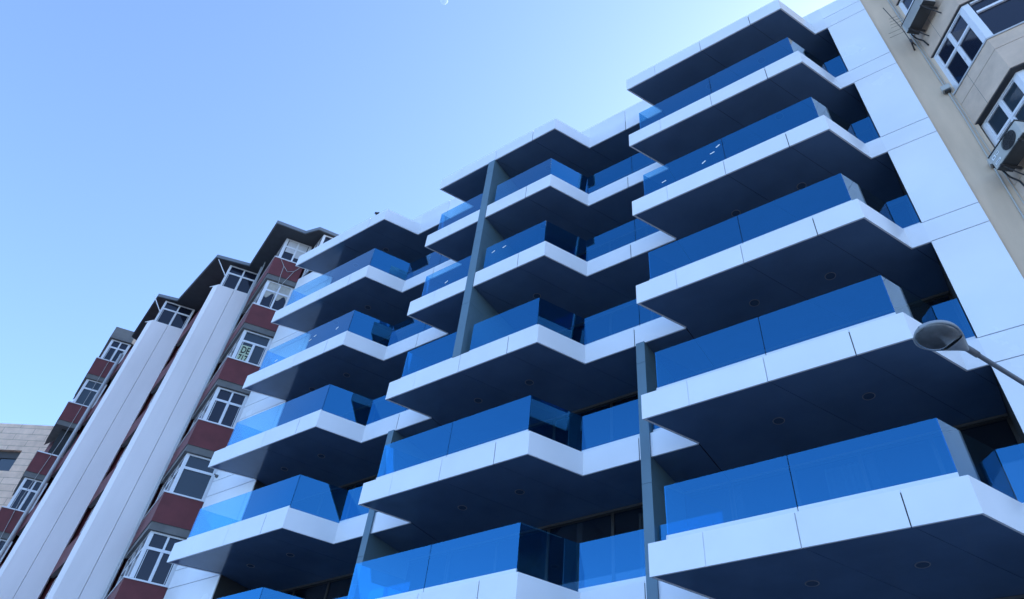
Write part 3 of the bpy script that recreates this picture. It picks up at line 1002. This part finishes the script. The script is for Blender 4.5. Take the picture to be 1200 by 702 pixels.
# rim: flat underside with a lip
mb = MB()
n = 60; ring = []
for side in (1, -1):
    rr = range(0, 31) if side == 1 else range(30, -1, -1)
    for i in rr: ring.append((i / 30, side))
def rim(sc, c):
    out = []
    for t, sd in ring:
        tt = 0.5 + (t - 0.5) * sc
        out.append(lp(tt * LLEN, sd * prof(t) * sc, c))
    return out
A_, B_, C_, D_ = rim(1.0, 0.014), rim(1.03, -0.004), rim(0.90, -0.012), rim(0.90, 0.0)
nn = len(ring); mb.v = A_ + B_ + C_ + D_
for r in range(3):
    for k in range(nn):
        j = (k + 1) % nn
        mb.f.append([r * nn + k, r * nn + j, (r + 1) * nn + j, (r + 1) * nn + k]); mb.mi.append(0)
mb.build('rim', LAMPG, lamp, smooth=True)
bowl = lambda t, a: -0.008 - 0.065 * (max(0, 1 - ((t - 0.66) / 0.34) ** 2) ** 0.6) * math.sqrt(max(0, 1 - a * a))
loft(bowl, t0=0.325, t1=0.99, scale=0.90).build('lens', LAMPLENS, lamp, smooth=True)
cov = lambda t, a: -0.010 - 0.030 * math.sqrt(max(0, 1 - a * a))
loft(cov, t0=0.0, t1=0.315, scale=0.93).build('gear_cover', LAMPG, lamp, smooth=True)
mb = MB()
e = NECK + ADIR * 2.0
mb.tube([tuple(NECK - ADIR * 0.05), tuple(NECK + ADIR * 0.16)], 0.036, 14)
mb.tube([tuple(NECK + ADIR * 0.10), tuple(NECK + ADIR * 1.0), tuple(e)], 0.026, 14)
mb.build('arm', GALV, lamp, smooth=True)
mb = MB()
mb.tube([(e.x, e.y, GZ), (e.x, e.y, GZ + 1.2), (e.x, e.y, GZ + 1.25), (e.x, e.y, e.z + 0.12)], [0.085, 0.085, 0.065, 0.045], 16)
mb.build('pole', GALV, lamp, smooth=True)
mb = MB(); mb.box(e.x - .2, e.x + .2, e.y - .2, e.y + .2, GZ, GZ + 0.03); mb.build('base_plate', GALV, lamp)

# ================================================================== bird and moon
bird = thing('bird', 'small dark bird perched on the white roof edge', 'bird')
bx, bz = -10.92, 15.80
mb = MB()
mb.tube([(bx + .16, 0.03, bz + .12), (bx + .08, 0.03, bz + .13), (bx, 0.03, bz + .15), (bx - .05, 0.03, bz + .20), (bx - .06, .03, bz + .25), (bx - .10, .03, bz + .25), (bx - .14, .03, bz + .24)],
        [0.015, 0.035, 0.055, 0.045, 0.032, 0.026, 0.004], 10)
mb.build('body', BIRD, bird, smooth=True)
mb = MB()
for d in (-0.015, 0.015): mb.tube([(bx, .03 + d, bz), (bx, .03 + d, bz + .11)], 0.006, 5)
mb.build('leg', BIRD, bird)

MOONM = bpy.data.materials.new('moon_dust'); MOONM.use_nodes = True
N, L = MOONM.node_tree.nodes, MOONM.node_tree.links
N.remove(N['Principled BSDF'])
tr = N.new('ShaderNodeBsdfTransparent'); df = N.new('ShaderNodeBsdfDiffuse'); df.inputs[0].default_value = (0.22, 0.22, 0.22, 1)
ad = N.new('ShaderNodeAddShader'); L.new(tr.outputs[0], ad.inputs[0]); L.new(df.outputs[0], ad.inputs[1])
ge = N.new('ShaderNodeNewGeometry'); mxm = N.new('ShaderNodeMixShader'); L.new(ge.outputs['Backfacing'], mxm.inputs[0]); L.new(ad.outputs[0], mxm.inputs[1]); L.new(tr.outputs[0], mxm.inputs[2]); L.new(mxm.outputs[0], N['Material Output'].inputs[0])
mc = Vector(CAM_P) + Vector((-0.3555, 0.2295, 0.9061)).normalized() * 3000
mb = MB(); n = 32; R_ = 15.0
for i in range(n + 1):
    for j in range(n * 2):
        a, b_ = math.pi * i / n, math.pi * j / n
        mb.v.append((R_ * math.sin(a) * math.cos(b_), R_ * math.sin(a) * math.sin(b_), R_ * math.cos(a)))
for i in range(n):
    for j in range(n * 2):
        j2 = (j + 1) % (n * 2)
        mb.f.append([i * 2 * n + j, (i + 1) * 2 * n + j, (i + 1) * 2 * n + j2, i * 2 * n + j2]); mb.mi.append(0)
mo = mb.build('moon', MOONM, smooth=True); mo.location = mc
tag(mo, 'thin pale crescent moon at the top edge of the sky', 'moon')
S.cycles.max_bounces = 10
S.cycles.transparent_max_bounces = 24
